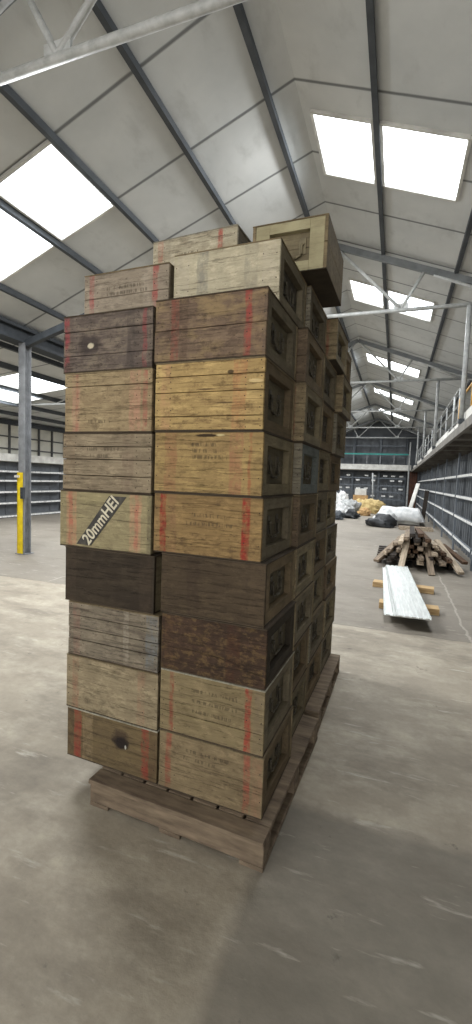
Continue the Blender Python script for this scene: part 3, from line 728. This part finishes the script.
for q in range(6):
    b = MB(); b.box(-.52, .52, -.05, .05, 0, .06)
    o = b.build('timber_length', M[('oldpale', 'oldgrey', 'oldbrown')[q % 3]], None, loc=(.74 - .01 * q, 15.7 + (q % 3) * .13, .0 + (q // 3) * .062)); o.rotation_euler = (0, 0, .03 * ((q % 3) - 1) * 0 + .08)
    tag(o, '%s timber length in the low pile lying crosswise before the white-covered load' % ('pale', 'grey', 'brown')[q % 3] + (', upper row' if q > 2 else ', on the floor'), 'timber', 'timber lengths lying crosswise')
b = MB(); b.bar((0, 0, .0), (.38, .3, 1.55), .22, .04); o = b.build('leaning_board', M['white'], None, loc=(.55, 20.4, .03)); tag(o, 'white board leaning against the racks near the far corner', 'board')
b = MB(); b.bar((0, 0, .02), (.12, .2, 1.3), .16, .05); o = b.build('leaning_board', M['olddark'], None, loc=(1.12, 19.5, .0)); tag(o, 'dark board leaning against the racks beside the white one', 'board')
# tan tarpaulin, box, pole and scrap at the far left of the aisle
lump('tarpaulin', 'tarp', (-1.35, 23.4, 0), (.85, .5, .5), 'crumpled tan tarpaulin on the floor near the far wall', 'tarpaulin', 5, amp=.22)
t = empty('cardboard_box', (-1.75, 25.0, 0)); tag(t, 'tan cardboard box with a white top behind the tarpaulin', 'box')
MB().box(-.38, .38, -.3, .3, 0, .85).build('carton', M['cardboard'], t, bevel=.01)
b = MB(); b.box(-.30, .30, -.24, .24, .851, 1.2); b.build('white_top', M['white'], t, bevel=.02)
b = MB(); b.tube((0, 0, 0), (-.12, 0, 2.1), .04); o = b.build('upright_pole', M['post'], None, loc=(-1.15, 26.6, 0)); tag(o, 'thin pale pole standing upright behind the cardboard box', 'pole')
for q, (x, y, r_, mn, lab) in enumerate(((-2.25, 20.6, (.4, .35, .36), 'plastic_white', 'pale plastic bundle at the left of the far clutter, nearest the crate stack'), (-2.1, 22.2, (.42, .4, .5), 'post', 'grey scrap bundle behind the pale plastic one'),
      (-1.75, 19.3, (.38, .3, .22), 'black', 'low black bag in front of the pale plastic bundle'), (-2.75, 24.6, (.42, .4, .75), 'plastic_white', 'tall white bundle beside the cardboard box'), (-1.30, 21.4, (.26, .25, .25), 'cardboard', 'small brownish bundle left of the tan tarpaulin'), (-2.2, 18.2, (.3, .3, .2), 'dark_steel', 'small dark scrap lump right beside the crate stack edge'))):
    lump('scrap_bundle', mn, (x, y, 0), r_, lab, 'bundle', 20 + q, amp=.34)

# ------------------------------------------------------------------ light
W = bpy.data.worlds.new('World'); S.world = W; W.use_nodes = True
bg = W.node_tree.nodes['Background']; bg.inputs[0].default_value = (1.0, .98, .95, 1); bg.inputs[1].default_value = 2.1
def area(name, loc, rot, sx, sy, e, col=(1, 1, 1)):
    l = bpy.data.lights.new(name, 'AREA'); l.shape = 'RECTANGLE'; l.size = sx; l.size_y = sy; l.energy = e; l.color = col
    o = bpy.data.objects.new(name, l); COL.objects.link(o); o.location = loc; o.rotation_euler = rot; return o
# daylight under the rows of rooflights
for y in (4.5, 10.1, 15.7, 21.3, 27.0):
    area('rooflight_glow', (-4.7, y, zr(-4.7) - .12), (0, math.radians(-20), 0), 2.0, 1.0, 190, (.96, .98, 1))
for y in (6.0, 10.5, 16.1, 21.6, 27.2):
    area('rooflight_glow', (-.35, y, zr(-.35) - .12), (0, math.radians(20), 0), 1.6, 1.0, 110, (.96, .98, 1))
for y in (8.4, 15.0): area('rooflight_glow', (-8.6, y, zr(-8.6) - .1), (0, 0, 0), 2.0, 1.4, 110, (.96, .98, 1))

# ------------------------------------------------------------------ camera
cam = bpy.data.cameras.new('camera'); co = bpy.data.objects.new('camera', cam); COL.objects.link(co)
Rm = [[0.9398318417046585, -0.06129108723027944, 0.33609449853301665], [0.33953274121279303, 0.05854012779530914, -0.9387707766447757], [0.037863266665149, 0.9964017543460264, 0.07582820697870066]]
# columns are the camera axes expressed in the hall's axes
co.matrix_world = Matrix(((Rm[0][0], Rm[0][1], Rm[0][2], 0), (Rm[1][0], Rm[1][1], Rm[1][2], 0), (Rm[2][0], Rm[2][1], Rm[2][2], 1.5), (0, 0, 0, 1)))
cam.sensor_fit = 'VERTICAL'; cam.sensor_height = 36.0; cam.lens = 36.0 * 441.0 / 1024.0
cam.clip_start = .05; cam.clip_end = 200
S.camera = co
S.view_settings.view_transform = 'Standard'; S.view_settings.look = 'None'
S.view_settings.gamma = 1.0; S.view_settings.use_curve_mapping = False
S.view_settings.exposure = 0.25
